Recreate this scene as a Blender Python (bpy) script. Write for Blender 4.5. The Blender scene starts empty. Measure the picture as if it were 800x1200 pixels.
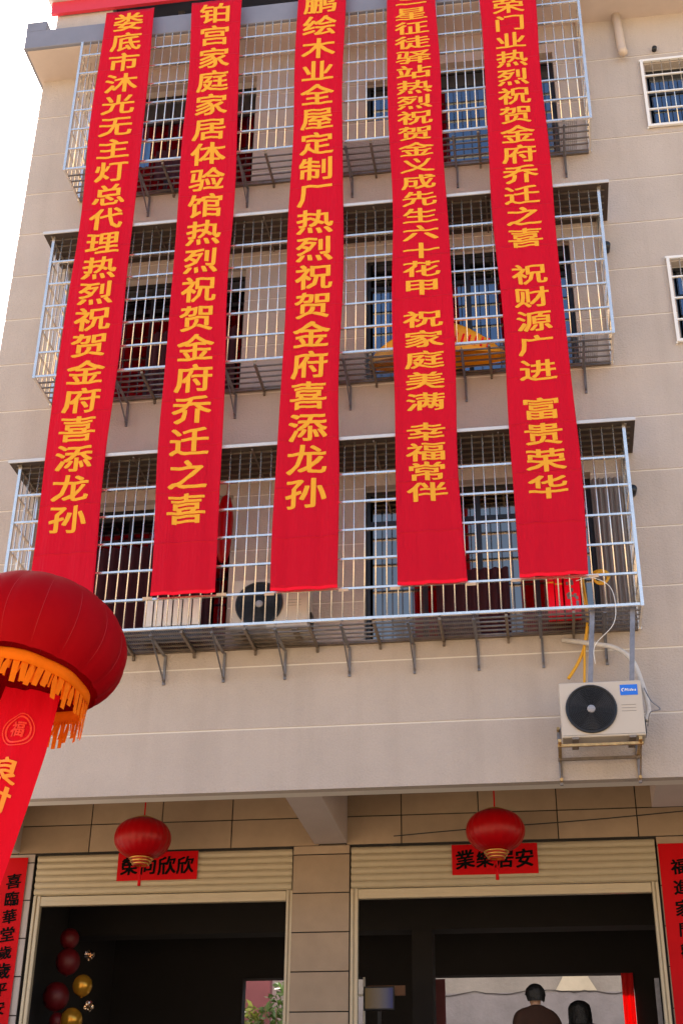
import bpy, bmesh, math, random
from mathutils import Vector, Matrix, noise
random.seed(7)
S = bpy.context.scene
C = S.collection
PI = math.pi

# ------------------------------------------------------------------ camera
YAW, PITCH, ROLL, FPX = -0.15390, 0.50191, 0.01249, 1575.16
f = Vector((math.sin(YAW)*math.cos(PITCH), math.cos(YAW)*math.cos(PITCH), math.sin(PITCH)))
r0 = Vector((math.cos(YAW), -math.sin(YAW), 0)); u0 = r0.cross(f)
r = r0*math.cos(ROLL)+u0*math.sin(ROLL); u = -r0*math.sin(ROLL)+u0*math.cos(ROLL)
cam = bpy.data.cameras.new('camera'); co = bpy.data.objects.new('camera', cam); C.objects.link(co)
m4 = Matrix((r, u, -f)).transposed().to_4x4(); m4.translation = Vector((0, 0, 1.6)); co.matrix_world = m4
cam.sensor_fit = 'VERTICAL'; cam.sensor_height = 24; cam.lens = FPX/1200*24
cam.clip_start = 0.1; cam.clip_end = 3000
S.camera = co

# ------------------------------------------------------------------ sky and sun
SUN_EL, SUN_AZ = math.radians(48), math.radians(-24)      # azimuth from +Y towards +X
W = bpy.data.worlds.new('World'); S.world = W; W.use_nodes = True
nt = W.node_tree; nt.nodes.clear()
sk = nt.nodes.new('ShaderNodeTexSky'); sk.sky_type = 'NISHITA'; sk.sun_disc = False
sk.sun_elevation = SUN_EL; sk.sun_rotation = SUN_AZ
sk.air_density = 1.0; sk.dust_density = 3.0; sk.ozone_density = 1.0; sk.altitude = 50
bg = nt.nodes.new('ShaderNodeBackground'); bg.inputs['Strength'].default_value = 0.088
wo = nt.nodes.new('ShaderNodeOutputWorld')
nt.links.new(sk.outputs[0], bg.inputs[0]); nt.links.new(bg.outputs[0], wo.inputs[0])
sl = bpy.data.lights.new('sun', 'SUN'); sl.energy = 5.0; sl.angle = math.radians(0.53); sl.color = (1, 0.93, 0.82)
so = bpy.data.objects.new('sun', sl); C.objects.link(so)
sd = Vector((math.sin(SUN_AZ)*math.cos(SUN_EL), math.cos(SUN_AZ)*math.cos(SUN_EL), math.sin(SUN_EL)))
so.rotation_euler = sd.to_track_quat('Z', 'Y').to_euler(); so.location = (-10, 30, 40)
S.view_settings.view_transform = 'Standard'; S.view_settings.look = 'None'
S.view_settings.exposure = 2.2; S.view_settings.gamma = 1

# ------------------------------------------------------------------ materials
MATS = {}
def mat(name, col, rough=0.6, metal=0.0, var=0.0, vscale=3.0, bump=0.0, bscale=60.0, spec=0.5, transl=0.0,
        stripes=None, sheen=0.0, coat=0.0, stain=None, creases=False, grain=0.0):
    if name in MATS: return MATS[name]
    m = bpy.data.materials.new(name); m.use_nodes = True; n = m.node_tree; b = n.nodes['Principled BSDF']
    b.inputs['Roughness'].default_value = rough; b.inputs['Metallic'].default_value = metal
    b.inputs['Specular IOR Level'].default_value = spec
    if sheen: b.inputs['Sheen Weight'].default_value = sheen
    if coat: b.inputs['Coat Weight'].default_value = coat
    tc = n.nodes.new('ShaderNodeTexCoord')
    base = (*col, 1)
    b.inputs['Base Color'].default_value = base
    colsock = None
    if var:
        tx = n.nodes.new('ShaderNodeTexNoise'); tx.inputs['Scale'].default_value = vscale
        tx.inputs['Detail'].default_value = 6; tx.inputs['Roughness'].default_value = 0.65
        n.links.new(tc.outputs['Object'], tx.inputs['Vector'])
        cr = n.nodes.new('ShaderNodeMapRange'); cr.inputs[1].default_value = 0.3; cr.inputs[2].default_value = 0.7
        cr.inputs[3].default_value = 1-var; cr.inputs[4].default_value = 1+var
        n.links.new(tx.outputs['Fac'], cr.inputs[0])
        mx = n.nodes.new('ShaderNodeVectorMath'); mx.operation = 'SCALE'; mx.inputs[0].default_value = col
        n.links.new(cr.outputs[0], mx.inputs['Scale']); colsock = mx.outputs[0]
    if grain:                                # fine mineral speckle
        tg = n.nodes.new('ShaderNodeTexNoise'); tg.inputs['Scale'].default_value = 70; tg.inputs['Detail'].default_value = 3
        n.links.new(tc.outputs['Object'], tg.inputs['Vector'])
        rg = n.nodes.new('ShaderNodeMapRange'); rg.inputs[1].default_value = .3; rg.inputs[2].default_value = .7
        rg.inputs[3].default_value = 1-grain; rg.inputs[4].default_value = 1+grain; n.links.new(tg.outputs['Fac'], rg.inputs[0])
        mg = n.nodes.new('ShaderNodeVectorMath'); mg.operation = 'SCALE'; n.links.new(colsock, mg.inputs[0]); n.links.new(rg.outputs[0], mg.inputs['Scale']); colsock = mg.outputs[0]
    if stain:                                # long vertical weather streaks with their own colour
        mp = n.nodes.new('ShaderNodeMapping'); mp.inputs['Scale'].default_value = (3.2, 3.2, 0.22)
        n.links.new(tc.outputs['Object'], mp.inputs[0])
        t2 = n.nodes.new('ShaderNodeTexNoise'); t2.inputs['Scale'].default_value = 1.6; t2.inputs['Detail'].default_value = 7
        n.links.new(mp.outputs[0], t2.inputs['Vector'])
        r2 = n.nodes.new('ShaderNodeMapRange'); r2.inputs[1].default_value = 0.5; r2.inputs[2].default_value = 0.75
        r2.inputs[4].default_value = 0.22; n.links.new(t2.outputs['Fac'], r2.inputs[0])
        mm = n.nodes.new('ShaderNodeMix'); mm.data_type = 'RGBA'; mm.inputs['A'].default_value = base
        mm.inputs['B'].default_value = (*stain, 1)
        if colsock: n.links.new(colsock, mm.inputs['A'])
        n.links.new(r2.outputs[0], mm.inputs[0]); colsock = mm.outputs['Result']
    if colsock: n.links.new(colsock, b.inputs['Base Color'])
    if bump:
        t3 = n.nodes.new('ShaderNodeTexNoise'); t3.inputs['Scale'].default_value = bscale; t3.inputs['Detail'].default_value = 4
        if stripes:
            mp = n.nodes.new('ShaderNodeMapping'); mp.inputs['Scale'].default_value = stripes
            n.links.new(tc.outputs['Object'], mp.inputs[0]); n.links.new(mp.outputs[0], t3.inputs['Vector'])
        else: n.links.new(tc.outputs['Object'], t3.inputs['Vector'])
        hsock = t3.outputs['Fac']
        if creases:                          # fold lines left from packing
            sx = n.nodes.new('ShaderNodeSeparateXYZ'); n.links.new(tc.outputs['Object'], sx.inputs[0])
            pp = n.nodes.new('ShaderNodeMath'); pp.operation = 'PINGPONG'; pp.inputs[1].default_value = .29; n.links.new(sx.outputs['Z'], pp.inputs[0])
            mr = n.nodes.new('ShaderNodeMapRange'); mr.inputs[2].default_value = .014; mr.inputs[3].default_value = .35; mr.inputs[4].default_value = 0
            n.links.new(pp.outputs[0], mr.inputs[0]); ad = n.nodes.new('ShaderNodeMath'); n.links.new(mr.outputs[0], ad.inputs[0]); n.links.new(hsock, ad.inputs[1]); hsock = ad.outputs[0]
        bp = n.nodes.new('ShaderNodeBump'); bp.inputs['Strength'].default_value = bump; bp.inputs['Distance'].default_value = 0.02
        n.links.new(hsock, bp.inputs['Height']); n.links.new(bp.outputs[0], b.inputs['Normal'])
    if transl:
        tr = n.nodes.new('ShaderNodeBsdfTranslucent'); tr.inputs[0].default_value = base
        ms = n.nodes.new('ShaderNodeMixShader'); ms.inputs[0].default_value = transl
        out = n.nodes['Material Output']
        n.links.new(b.outputs[0], ms.inputs[1]); n.links.new(tr.outputs[0], ms.inputs[2]); n.links.new(ms.outputs[0], out.inputs[0])
    MATS[name] = m
    return m

WALL = mat('pinkish_stucco', (0.49, 0.427, 0.385), 0.85, var=0.06, vscale=1.3, bump=0.5, bscale=55, grain=0.05, stain=(0.33, 0.27, 0.23))
GROOVE = mat('groove_filler', (0.72, 0.68, 0.63), 0.8)
SOFFIT = mat('soffit_paint', (0.52, 0.44, 0.41), 0.8, var=0.08, vscale=1.5)
FASCIA = mat('grey_blue_fascia', (0.20, 0.21, 0.27), 0.6, var=0.1, vscale=2)
PINKW = mat('reveal_plaster', (0.42, 0.30, 0.27), 0.85, var=0.06)
TILE = [mat('tan_tile_%s' % k, c, 0.4, var=0.08, vscale=5, spec=0.4) for k, c in
        (('warm', (0.36, 0.265, 0.18)), ('mid', (0.33, 0.24, 0.16)), ('pale', (0.39, 0.29, 0.20)))]
DARKJ = mat('dark_joint', (0.02, 0.018, 0.016), 0.9)
STEEL = mat('stainless_steel', (0.86, 0.81, 0.73), 0.25, 0.8, var=0.10, vscale=9)
STEEL2 = mat('dull_steel', (0.24, 0.20, 0.165), 0.45, 0.8, var=0.2, vscale=12)
GALV = mat('galvanised_steel', (0.24, 0.235, 0.25), 0.45, 0.7, var=0.2, vscale=14)
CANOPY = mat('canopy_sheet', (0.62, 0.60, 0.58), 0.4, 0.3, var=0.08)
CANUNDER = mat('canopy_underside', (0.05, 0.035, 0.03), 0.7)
BLACKF = mat('black_aluminium', (0.015, 0.016, 0.02), 0.35)
GLASS = mat('coated_glass', (0.15, 0.18, 0.22), 0.04, 1.0)
GLASSW = mat('plain_glass', (0.24, 0.205, 0.175), 0.05, 1.0)
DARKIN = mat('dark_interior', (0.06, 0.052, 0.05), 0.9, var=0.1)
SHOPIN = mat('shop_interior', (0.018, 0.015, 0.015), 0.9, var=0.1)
RED = mat('banner_red', (0.86, 0.0, 0.030), 0.5, transl=0.5, bump=0.9, bscale=9, stripes=(4, 4, 0.45), spec=0.3, creases=True)
REDH = mat('hem_red', (0.90, 0.0, 0.02), 0.5, spec=0.2)
GOLD = mat('letter_yellow', (0.80, 0.37, 0.03), 0.6, spec=0.15)
SIGNRED = mat('paper_red', (0.55, 0.0, 0.003), 0.6, spec=0.15, var=0.06)
INK = mat('black_ink', (0.004, 0.004, 0.004), 0.9, spec=0.1)
SHUT = mat('shutter_cream', (0.48, 0.405, 0.28), 0.45, 0.1, var=0.05, vscale=8)
ALU = mat('champagne_aluminium', (0.49, 0.41, 0.28), 0.4, 0.3, var=0.05)
LANT = mat('lantern_red', (0.42, 0.0, 0.002), 0.35, var=0.05, transl=0.15, spec=0.3)
BALR = mat('inflatable_red', (0.34, 0.0, 0.004), 0.7, var=0.05, vscale=2, bump=0.15, bscale=3, transl=0.1, spec=0.08)
FRINGE = mat('orange_fringe', (0.95, 0.20, 0.004), 0.7, spec=0.1, transl=0.25, var=0.08, vscale=10)
BRASS = mat('gilt_metal', (0.75, 0.42, 0.10), 0.28, 0.9)
CREAM = mat('unit_cream', (0.54, 0.48, 0.41), 0.45, var=0.03)
FANBLK = mat('fan_black', (0.012, 0.013, 0.016), 0.4)
HUBGREY = mat('fan_hub', (0.30, 0.30, 0.33), 0.4)
BLUEST = mat('blue_sticker', (0.01, 0.16, 0.75), 0.35)
WHITE = mat('white_paint', (0.80, 0.80, 0.80), 0.5)
RUSTB = mat('brass_toned_bracket', (0.50, 0.33, 0.14), 0.35, 0.8, var=0.35, vscale=18)
PIPEW = mat('pipe_wrap', (0.60, 0.57, 0.54), 0.7, var=0.1, vscale=14, bump=0.4, bscale=40)
YEL = mat('yellow_hose', (0.75, 0.38, 0.01), 0.4)
PVC = mat('tan_pvc', (0.60, 0.50, 0.42), 0.5, var=0.08)
BLUEC = mat('blue_cloth', (0.10, 0.32, 0.70), 0.8, var=0.1)
CURT = mat('maroon_curtain', (0.04, 0.002, 0.008), 0.8, bump=0.5, bscale=6, stripes=(6, 6, 0.3))
NAVYC = mat('navy_curtain', (0.02, 0.02, 0.06), 0.8)
GREYC = mat('grey_drape', (0.20, 0.18, 0.18), 0.85, bump=0.5, bscale=6, stripes=(5, 5, 0.3), var=0.1)
ORANGE = mat('inflatable_orange', (0.95, 0.42, 0.01), 0.5, var=0.08)
CONC = mat('concrete', (0.12, 0.10, 0.085), 0.9, var=0.15, vscale=0.6, bump=0.3, bscale=30)
GROUNDM = mat('pale_road_concrete', (0.34, 0.25, 0.145), 0.9, var=0.12, vscale=0.3)
GREYW = mat('weathered_render', (0.20, 0.195, 0.215), 0.9, var=0.22, vscale=1.4, bump=0.4, bscale=20, stain=(0.2, 0.19, 0.19))
PATCH = mat('pale_wall_patch', (0.45, 0.42, 0.34), 0.9, var=0.1)
PINKR = mat('dusty_pink_render', (0.20, 0.06, 0.07), 0.8, var=0.1)
LEAFS = [mat('leaf_' + k, c, 0.55, transl=0.2) for k, c in (('deep', (0.04, 0.09, 0.02)), ('mid', (0.08, 0.14, 0.03)), ('yellow', (0.16, 0.18, 0.03)))]
REDROOF = mat('red_roof_sheet', (0.62, 0.03, 0.05), 0.45)
ROOFUND = mat('roof_underside', (0.06, 0.07, 0.11), 0.6)
SKIN = mat('skin', (0.45, 0.26, 0.17), 0.5)
HAIR = mat('black_hair', (0.01, 0.009, 0.008), 0.45, bump=0.6, bscale=60)
JACK = mat('brown_jacket', (0.045, 0.016, 0.007), 0.85, var=0.1, vscale=8)
DARKCL = mat('dark_clothes', (0.02, 0.02, 0.025), 0.85)
WOOD = mat('brown_board', (0.20, 0.09, 0.045), 0.6, var=0.15, bump=0.2, bscale=10, stripes=(1, 5, 5))

# ------------------------------------------------------------------ builders
ORG = {}
def tag(o, label=None, cat=None, group=None, kind=None):
    if label: o['label'] = label
    if cat: o['category'] = cat
    if group: o['group'] = group
    if kind: o['kind'] = kind
    return o
def thing(name, loc, label, cat, group=None):
    o = bpy.data.objects.new(name, None); C.objects.link(o); o.location = loc; o.empty_display_size = 0.2
    ORG[o] = Vector(loc)
    return tag(o, label, cat, group)
class MB:
    def __init__(s): s.v = []; s.f = []
    def add(s, vs, fs):
        b = len(s.v); s.v += [tuple(v) for v in vs]; s.f += [tuple(b+i for i in q) for q in fs]; return s
    def box(s, x0, x1, y0, y1, z0, z1):
        return s.add([(x0,y0,z0),(x1,y0,z0),(x1,y1,z0),(x0,y1,z0),(x0,y0,z1),(x1,y0,z1),(x1,y1,z1),(x0,y1,z1)],
                     [(0,3,2,1),(4,5,6,7),(0,1,5,4),(1,2,6,5),(2,3,7,6),(3,0,4,7)])
    def cbox(s, x0, x1, y0, y1, z0, z1, c):       # front edges (at y0) chamfered
        vs = [(x0,y1,z0),(x1,y1,z0),(x1,y1,z1),(x0,y1,z1),(x0,y0+c,z0),(x1,y0+c,z0),(x1,y0+c,z1),(x0,y0+c,z1),
              (x0+c,y0,z0+c),(x1-c,y0,z0+c),(x1-c,y0,z1-c),(x0+c,y0,z1-c)]
        return s.add(vs, [(0,3,2,1),(0,1,5,4),(1,2,6,5),(2,3,7,6),(3,0,4,7),(4,5,9,8),(5,6,10,9),(6,7,11,10),(7,4,8,11),(8,9,10,11)])
    def beam(s, a, b, w, h=None, up=(0, 0, 1)):   # square bar from a to b
        a = Vector(a); b = Vector(b); h = h or w; d = (b-a).normalized(); up = Vector(up)
        if abs(d.dot(up)) > .98: up = Vector((0, 1, 0))
        sx = d.cross(up).normalized()*w/2; sy = sx.cross(d).normalized()*h/2
        vs = [p+e for p in (a, b) for e in (-sx-sy, sx-sy, sx+sy, -sx+sy)]
        return s.add(vs, [(0,1,2,3),(7,6,5,4),(0,4,5,1),(1,5,6,2),(2,6,7,3),(3,7,4,0)])
    def tube(s, pts, rad, n=8, cap=True):
        pts = [Vector(p) for p in pts]; rads = rad if isinstance(rad, (list, tuple)) else [rad]*len(pts)
        d0 = (pts[1]-pts[0]).normalized(); ref = Vector((0, 0, 1)) if abs(d0.z) < .9 else Vector((1, 0, 0))
        base = len(s.v); nx = None
        for i, p in enumerate(pts):
            d = (pts[min(i+1, len(pts)-1)]-pts[max(i-1, 0)]).normalized()
            nx = (ref - d*ref.dot(d)).normalized() if nx is None else (nx - d*nx.dot(d)).normalized()
            ny = d.cross(nx)
            for k in range(n):
                a = 2*PI*k/n; s.v.append(tuple(p+(nx*math.cos(a)+ny*math.sin(a))*rads[i]))
        for i in range(len(pts)-1):
            for k in range(n):
                a = base+i*n+k; b2 = base+i*n+(k+1) % n
                s.f.append((a, b2, b2+n, a+n))
        if cap:
            s.f.append(tuple(base+k for k in range(n))[::-1]); s.f.append(tuple(base+(len(pts)-1)*n+k for k in range(n)))
        return s
    def lathe(s, prof, n=32, c=(0, 0, 0), axis='z', mod=None):   # prof: (r, h)
        b = len(s.v)
        for (rr, h) in prof:
            for k in range(n):
                a = 2*PI*k/n; q = rr*(mod(a, h) if mod else 1)
                x, y, z = q*math.cos(a), q*math.sin(a), h
                if axis == 'y': x, y, z = q*math.cos(a), h, q*math.sin(a)
                s.v.append((c[0]+x, c[1]+y, c[2]+z))
        for i in range(len(prof)-1):
            for k in range(n):
                a = b+i*n+k; e = b+i*n+(k+1) % n
                s.f.append((a, e, e+n, a+n))
        return s
    def xform(s, M):
        s.v = [tuple(M @ Vector(v)) for v in s.v]; return s
    def mesh(s, name, org=Vector((0, 0, 0)), smooth=False, fixn=False):
        me = bpy.data.meshes.new(name); me.from_pydata([tuple(Vector(v)-org) for v in s.v], [], s.f)
        if smooth: me.polygons.foreach_set('use_smooth', [True]*len(me.polygons))
        if fixn:
            bm = bmesh.new(); bm.from_mesh(me); bmesh.ops.recalc_face_normals(bm, faces=bm.faces); bm.to_mesh(me); bm.free()
        me.update(); return me
    def build(s, name, m, parent=None, smooth=False, fixn=False, **kw):
        org = ORG.get(parent, Vector((0, 0, 0))) if parent else Vector((0, 0, 0))
        me = s.mesh(name, org, smooth, fixn); me.materials.append(m)
        o = bpy.data.objects.new(name, me); C.objects.link(o)
        if parent: o.parent = parent; ORG[o] = org
        return tag(o, **kw)
    def top(s, name, m, label, cat, smooth=False, group=None, fixn=False):       # a thing that is one mesh, origin at its base
        xs = [v[0] for v in s.v]; ys = [v[1] for v in s.v]; zs = [v[2] for v in s.v]
        org = Vector(((min(xs)+max(xs))/2, (min(ys)+max(ys))/2, min(zs)))
        me = s.mesh(name, org, smooth, fixn); me.materials.append(m)
        o = bpy.data.objects.new(name, me); o.location = org; C.objects.link(o); ORG[o] = org
        return tag(o, label, cat, group)
def inst(name, me, parent, loc, **kw):             # loc in world
    o = bpy.data.objects.new(name, me); C.objects.link(o); o.parent = parent
    o.location = Vector(loc)-ORG[parent]; return tag(o, **kw)
def shared(mb, name, m, smooth=False):
    me = mb.mesh(name, smooth=smooth); me.materials.append(m); return me

# glyph outlines from Blender's own built-in font
GL = {}
def glyph(ch, bold=0.022):
    k = (ch, bold)
    if k in GL: return GL[k]
    c = bpy.data.curves.new('g', 'FONT'); c.body = ch; c.resolution_u = 2; c.align_x = 'CENTER'
    o = bpy.data.objects.new('g', c); C.objects.link(o)
    dg = bpy.context.evaluated_depsgraph_get(); dg.update()
    me = bpy.data.meshes.new_from_object(o.evaluated_get(dg)); me.calc_loop_triangles()
    v0 = [tuple(v.co) for v in me.vertices]; f0 = [tuple(t.vertices) for t in me.loop_triangles]
    bpy.data.objects.remove(o); bpy.data.curves.remove(c); bpy.data.meshes.remove(me)
    vs, fs = [], []
    sh = [(0, 0)] if bold == 0 else [(0, 0), (1, .8), (-1, .8), (1, -.8), (-1, -.8), (1.15, 0), (-1.15, 0)]
    for i, (dx_, dy_) in enumerate(sh):          # strokes thickened by a stack of shifted layers
        b_ = len(vs); vs += [(x+dx_*bold, y+dy_*bold, i) for x, y, z in v0]; fs += [tuple(b_+q for q in t) for t in f0]
    GL[k] = (vs, fs); return GL[k]
def text_mb(mb, ch, cx, cz, w, h, place, bold=0.022):
    vs, fs = glyph(ch, bold)
    if not vs: return
    mb.add([place(cx+v[0]*w/0.93, cz+(v[1]-0.33)*h/0.93) for v in vs], fs)

# ================================================================== SETTING
g = MB(); g.add([(-900,-900,0),(900,-900,0),(900,900,0),(-900,900,0)], [(0,1,2,3)])
g.build('ground', GROUNDM, kind='structure')
MB().box(-30, 30, 10.2, 40, 0.004, 2.35).build('terrace', CONC, kind='structure')
st = MB()
for i in range(13): st.box(-30, 30, 6.3+i*0.3, 10.196, 0.005+i*0.18, 0.18*(i+1))
st.build('terrace_steps', CONC, kind='structure')

# ================================================================== THE HOUSE
WY = 12.5           # upper facade plane
SY = 14.5           # shopfront plane
XL, XR = -6.125, 5.2
BZ = 5.50           # underside of the overhang
ZT = 15.53          # soffit of the eave
house = thing('apartment_building', ((XL+XR)/2, 18, 2.35), 'four storey beige stucco house with two open shops under its overhanging floors', 'building')
OPEN = []           # x0, x1, z0, z1, kind
ZC = [7.0135, 10.20, 13.31]
OPEN += [(-4.95, -3.14, ZC[0]-.02, 8.84), (-1.69, 0.71, ZC[0]-.02, 8.84),
         (-4.95, -3.14, ZC[1]-.02, 12.03), (-1.69, 0.71, ZC[1]-.02, 12.03),
         (-4.95, -3.14, ZC[2]-.02, 15.22), (-1.69, -1.02, 14.19, 14.93), (-0.86, 0.71, ZC[2]-.02, 15.08),
         (1.83, 3.0, 10.44, 11.54), (1.83, 3.0, 13.65, 14.68), (1.83, 3.0, 7.25, 8.35)]
G0, GS, GW = 6.136, 0.67, 0.019
edges = [BZ] + [G0+GS*k for k in range(14)] + [ZT]
def rects(z0, z1):
    zs = sorted({z0, z1} | {z for o in OPEN for z in (o[2], o[3]) if z0 < z < z1})
    out = []
    for a, b in zip(zs, zs[1:]):
        zc = (a+b)/2; cuts = sorted((o[0], o[1]) for o in OPEN if o[2] < zc < o[3]); x = XL
        for (p, q) in cuts:
            if p > x: out.append((x, p, a, b))
            x = max(x, q)
        if x < XR: out.append((x, XR, a, b))
    return out
for z0, z1 in zip(edges, edges[1:]):
    mb = MB()
    a = z0+(GW/2 if z0 > BZ else 0); b = z1-(GW/2 if z1 < ZT else 0)
    for (p, q, c, d) in rects(a, b): MB().box(p, q, WY, WY+0.10, c, d).build('wall_panel', WALL, house)
mb = MB()                                     # masonry behind the rendered courses, seen in the grooves
for (p, q, c, d) in rects(BZ, ZT): mb.box(p+(0.002 if p > XL else 0.01), q-0.002, WY+0.008, WY+0.24, c+0.001, d-0.001)
mb.build('wall_core', GROOVE, house)
mb = MB(); mb.box(XL+.005, XL+0.24, WY+0.241, 19.0, BZ, ZT); mb.box(XR-0.24, XR-.005, WY+0.241, 19.0, BZ, ZT); mb.box(XL, XR, 19.0, 19.24, 5.7, ZT)
mb.build('side_and_rear_wall', WALL, house)
# rooms behind the openings
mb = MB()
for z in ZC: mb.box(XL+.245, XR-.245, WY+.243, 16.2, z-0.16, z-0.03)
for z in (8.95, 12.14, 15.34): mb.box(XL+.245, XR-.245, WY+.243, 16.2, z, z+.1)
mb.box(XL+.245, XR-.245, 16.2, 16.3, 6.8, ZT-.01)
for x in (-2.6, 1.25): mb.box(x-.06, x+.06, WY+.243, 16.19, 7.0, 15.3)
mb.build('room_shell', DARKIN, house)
# eave
mb = MB(); mb.box(-6.16, XR+.3, 11.97, 19.4, ZT, ZT+.18); mb.build('roof_slab', SOFFIT, house)
mb = MB(); mb.cbox(-6.20, XR+.3, 11.92, 11.968, ZT+.015, 15.87, .008); mb.box(-6.20, -6.162, 11.969, 19.4, ZT+.015, 15.87)
mb.box(-6.205, -5.93, 11.925, 12.2, 15.872, 16.04)
mb.build('fascia', FASCIA, house)
mb = MB(); mb.box(-5.86, -5.08, 12.06, 12.5, 15.72, 16.5); mb.box(-5.86, -5.7, 12.51, 19, 15.72, 16.5); mb.build('parapet', WALL, house)
mb = MB(); mb.box(-5.93, XR+.3, 11.99, 12.04, 16.25, 16.47).build('roof_edge_trim', REDROOF, house)
mb = MB(); mb.box(-5.98, XR+.3, 11.93, 12.10, 16.475, 16.66).build('gutter', CANOPY, house)
mb = MB(); mb.box(-5.90, XR+.3, 12.045, 19.2, 16.40, 16.47).build('metal_roof', ROOFUND, house)
mb = MB()
for x in (-4.2, -1.6, 1.0, 3.6): mb.box(x-.04, x+.04, 12.3, 12.38, 15.72, 16.39)
mb.build('roof_post', GALV, house)

# overhang underside, beams and shop front
mb = MB(); mb.box(XL+.25, XR-.25, WY+.243, SY+.001, 6.25, 6.4); mb.build('porch_ceiling', SOFFIT, house)
mb = MB(); mb.box(-2.50, -2.14, WY+.243, SY-.01, BZ+.002, 6.25); mb.build('porch_beam', SOFFIT, house)
mb = MB(); mb.box(1.075, 1.9, WY+.243, 13.47, BZ+.002, 6.25); mb.build('porch_beam', SOFFIT, house)
mb = MB(); mb.box(-6.1, -5.95, WY+.243, SY-.01, BZ+.002, 6.25); mb.build('porch_beam', SOFFIT, house)
# shop wall backing (dark joints), openings left: -5.60..-2.75, right: -2.04..1.10
mb = MB()
mb.box(-7.4, XR, SY+.012, SY+.24, 5.46, 6.249)
for a, b in ((-7.4, -5.69), (-2.735, -2.105), (1.16, XR)): mb.box(a, b, SY+.012, SY+.24, 2.35, 5.459)
mb.build('shop_wall', DARKJ, house)
J = 0.006
PALET = [mat('grey_pink_tile', (.42, .36, .33), .4, var=.06)]
def tile_row(x0, x1, z0, z1, y, xs, ms=TILE):
    cuts = [x0]+[x for x in xs if x0+.02 < x < x1-.02]+[x1]
    for a, b in zip(cuts, cuts[1:]):
        MB().cbox(a+J, b-J, y, y+.0125, z0+J, z1-J, .002).build('tile', random.choice(ms), house)
vx = [-7.56+0.828*i for i in range(4)]+[-4.25, -3.44]
vx = sorted([-6.73, -5.90, -5.074, -4.248, -3.441, -1.543, -0.699, 0.148, 0.99, 1.82, 2.65, 3.5, 4.3])
for (z0, z1) in ((5.485, 5.80), (5.80, 6.12), (6.12, 6.25)):
    tile_row(-7.4, -2.45, z0, z1, SY, [x for x in vx if x < -2.5]); tile_row(-2.15, XR, z0, z1, SY, [x for x in vx if x > -2.1])
tile_row(-2.45, -2.15, 5.485, 5.50, SY, [])
zz = [5.485, 5.385, 4.970, 4.558, 4.155, 3.755, 3.35, 2.95, 2.36]
for b, a in zip(zz, zz[1:]):
    tile_row(-2.735, -2.105, a, b, SY-.02, [])
    tile_row(-7.4, -5.69, a, b, SY, [-6.56], PALET); tile_row(1.16, XR, a, b, SY, [1.95, 2.78, 3.6])
# column body under its tiles
MB().box(-2.732, -2.108, SY-.0076, SY+.011, 2.36, 5.48).build('column_core', DARKJ, house)

# rolled shutters
def shutter(xa, xb, jl, jr, label):
    t = thing('roller_shutter', ((xa+xb)/2, SY, 2.35), label, 'shutter', 'roller shutters of the two shops')
    n = 6; z0, z1 = 5.025, 5.462; h = (z1-z0)/n
    for k in range(n):
        mb = MB(); pr = []
        a = z0+k*h
        ys = [(0, .012), (.15, .002), (.5, -.010), (.8, -.004), (1, .010)]
        vs = []
        for (q, yy) in ys: vs += [(xa, SY+yy, a+q*h*.97), (xb, SY+yy, a+q*h*.97)]
        mb.add(vs, [(2*i, 2*i+1, 2*i+3, 2*i+2) for i in range(len(ys)-1)])
        mb.add([(xa, SY+.03, a), (xb, SY+.03, a), (xb, SY+.03, a+h*.97), (xa, SY+.03, a+h*.97)], [(0, 3, 2, 1)])
        mb.build('slat', SHUT, t, smooth=False)
    MB().box(xa, xb, SY+.031, SY+.2, 5.02, 5.45).build('housing', SHUT, t)
    mb = MB(); mb.cbox(jl, jr, SY-.004, SY+.05, 4.90, 5.005, .006); mb.build('bottom_bar', ALU, t)
    mb = MB(); mb.box(jl, jr, SY-.008, SY-.0045, 4.945, 4.955); mb.build('bar_ridge', SHUT, t)
    for (p, q) in ((jl-.085, jl-.002), (jr+.002, jr+.075)):
        mb = MB(); mb.cbox(p, p+(q-p)*.42, SY-.012, SY+.06, 2.352, 5.012, .006); mb.cbox(p+(q-p)*.5, q, SY-.004, SY+.06, 2.352, 5.012, .006)
        mb.box(p+(q-p)*.42, p+(q-p)*.5, SY+.01, SY+.05, 2.352, 5.01)
        mb.build('guide_rail', ALU, t)
shutter(-5.66, -2.745, -5.57, -2.80, 'rolled up cream shutter above the left shop doorway')
shutter(-2.095, 1.145, -2.015, 1.07, 'rolled up cream shutter above the right shop doorway')

# shop interior
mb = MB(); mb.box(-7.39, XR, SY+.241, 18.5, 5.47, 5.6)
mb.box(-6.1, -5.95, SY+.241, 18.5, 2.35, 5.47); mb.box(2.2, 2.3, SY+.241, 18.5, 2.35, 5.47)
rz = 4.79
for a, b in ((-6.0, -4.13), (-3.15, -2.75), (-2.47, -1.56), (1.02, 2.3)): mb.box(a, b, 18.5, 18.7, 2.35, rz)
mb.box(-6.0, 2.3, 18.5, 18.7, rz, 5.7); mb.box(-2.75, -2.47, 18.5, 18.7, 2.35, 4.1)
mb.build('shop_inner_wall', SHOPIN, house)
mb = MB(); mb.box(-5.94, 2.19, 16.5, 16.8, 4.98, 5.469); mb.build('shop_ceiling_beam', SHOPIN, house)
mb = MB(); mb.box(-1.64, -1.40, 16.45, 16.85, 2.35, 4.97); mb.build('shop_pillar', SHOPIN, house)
mb = MB(); mb.box(1.04, 1.085, 14.95, 15.0, 2.36, 4.12); mb.build('door_frame_post', GALV, house)
mb = MB(); mb.box(-1.555, -1.43, 18.705, 18.75, 2.36, 4.78); mb.build('door_leaf', PINKR, house)
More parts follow.
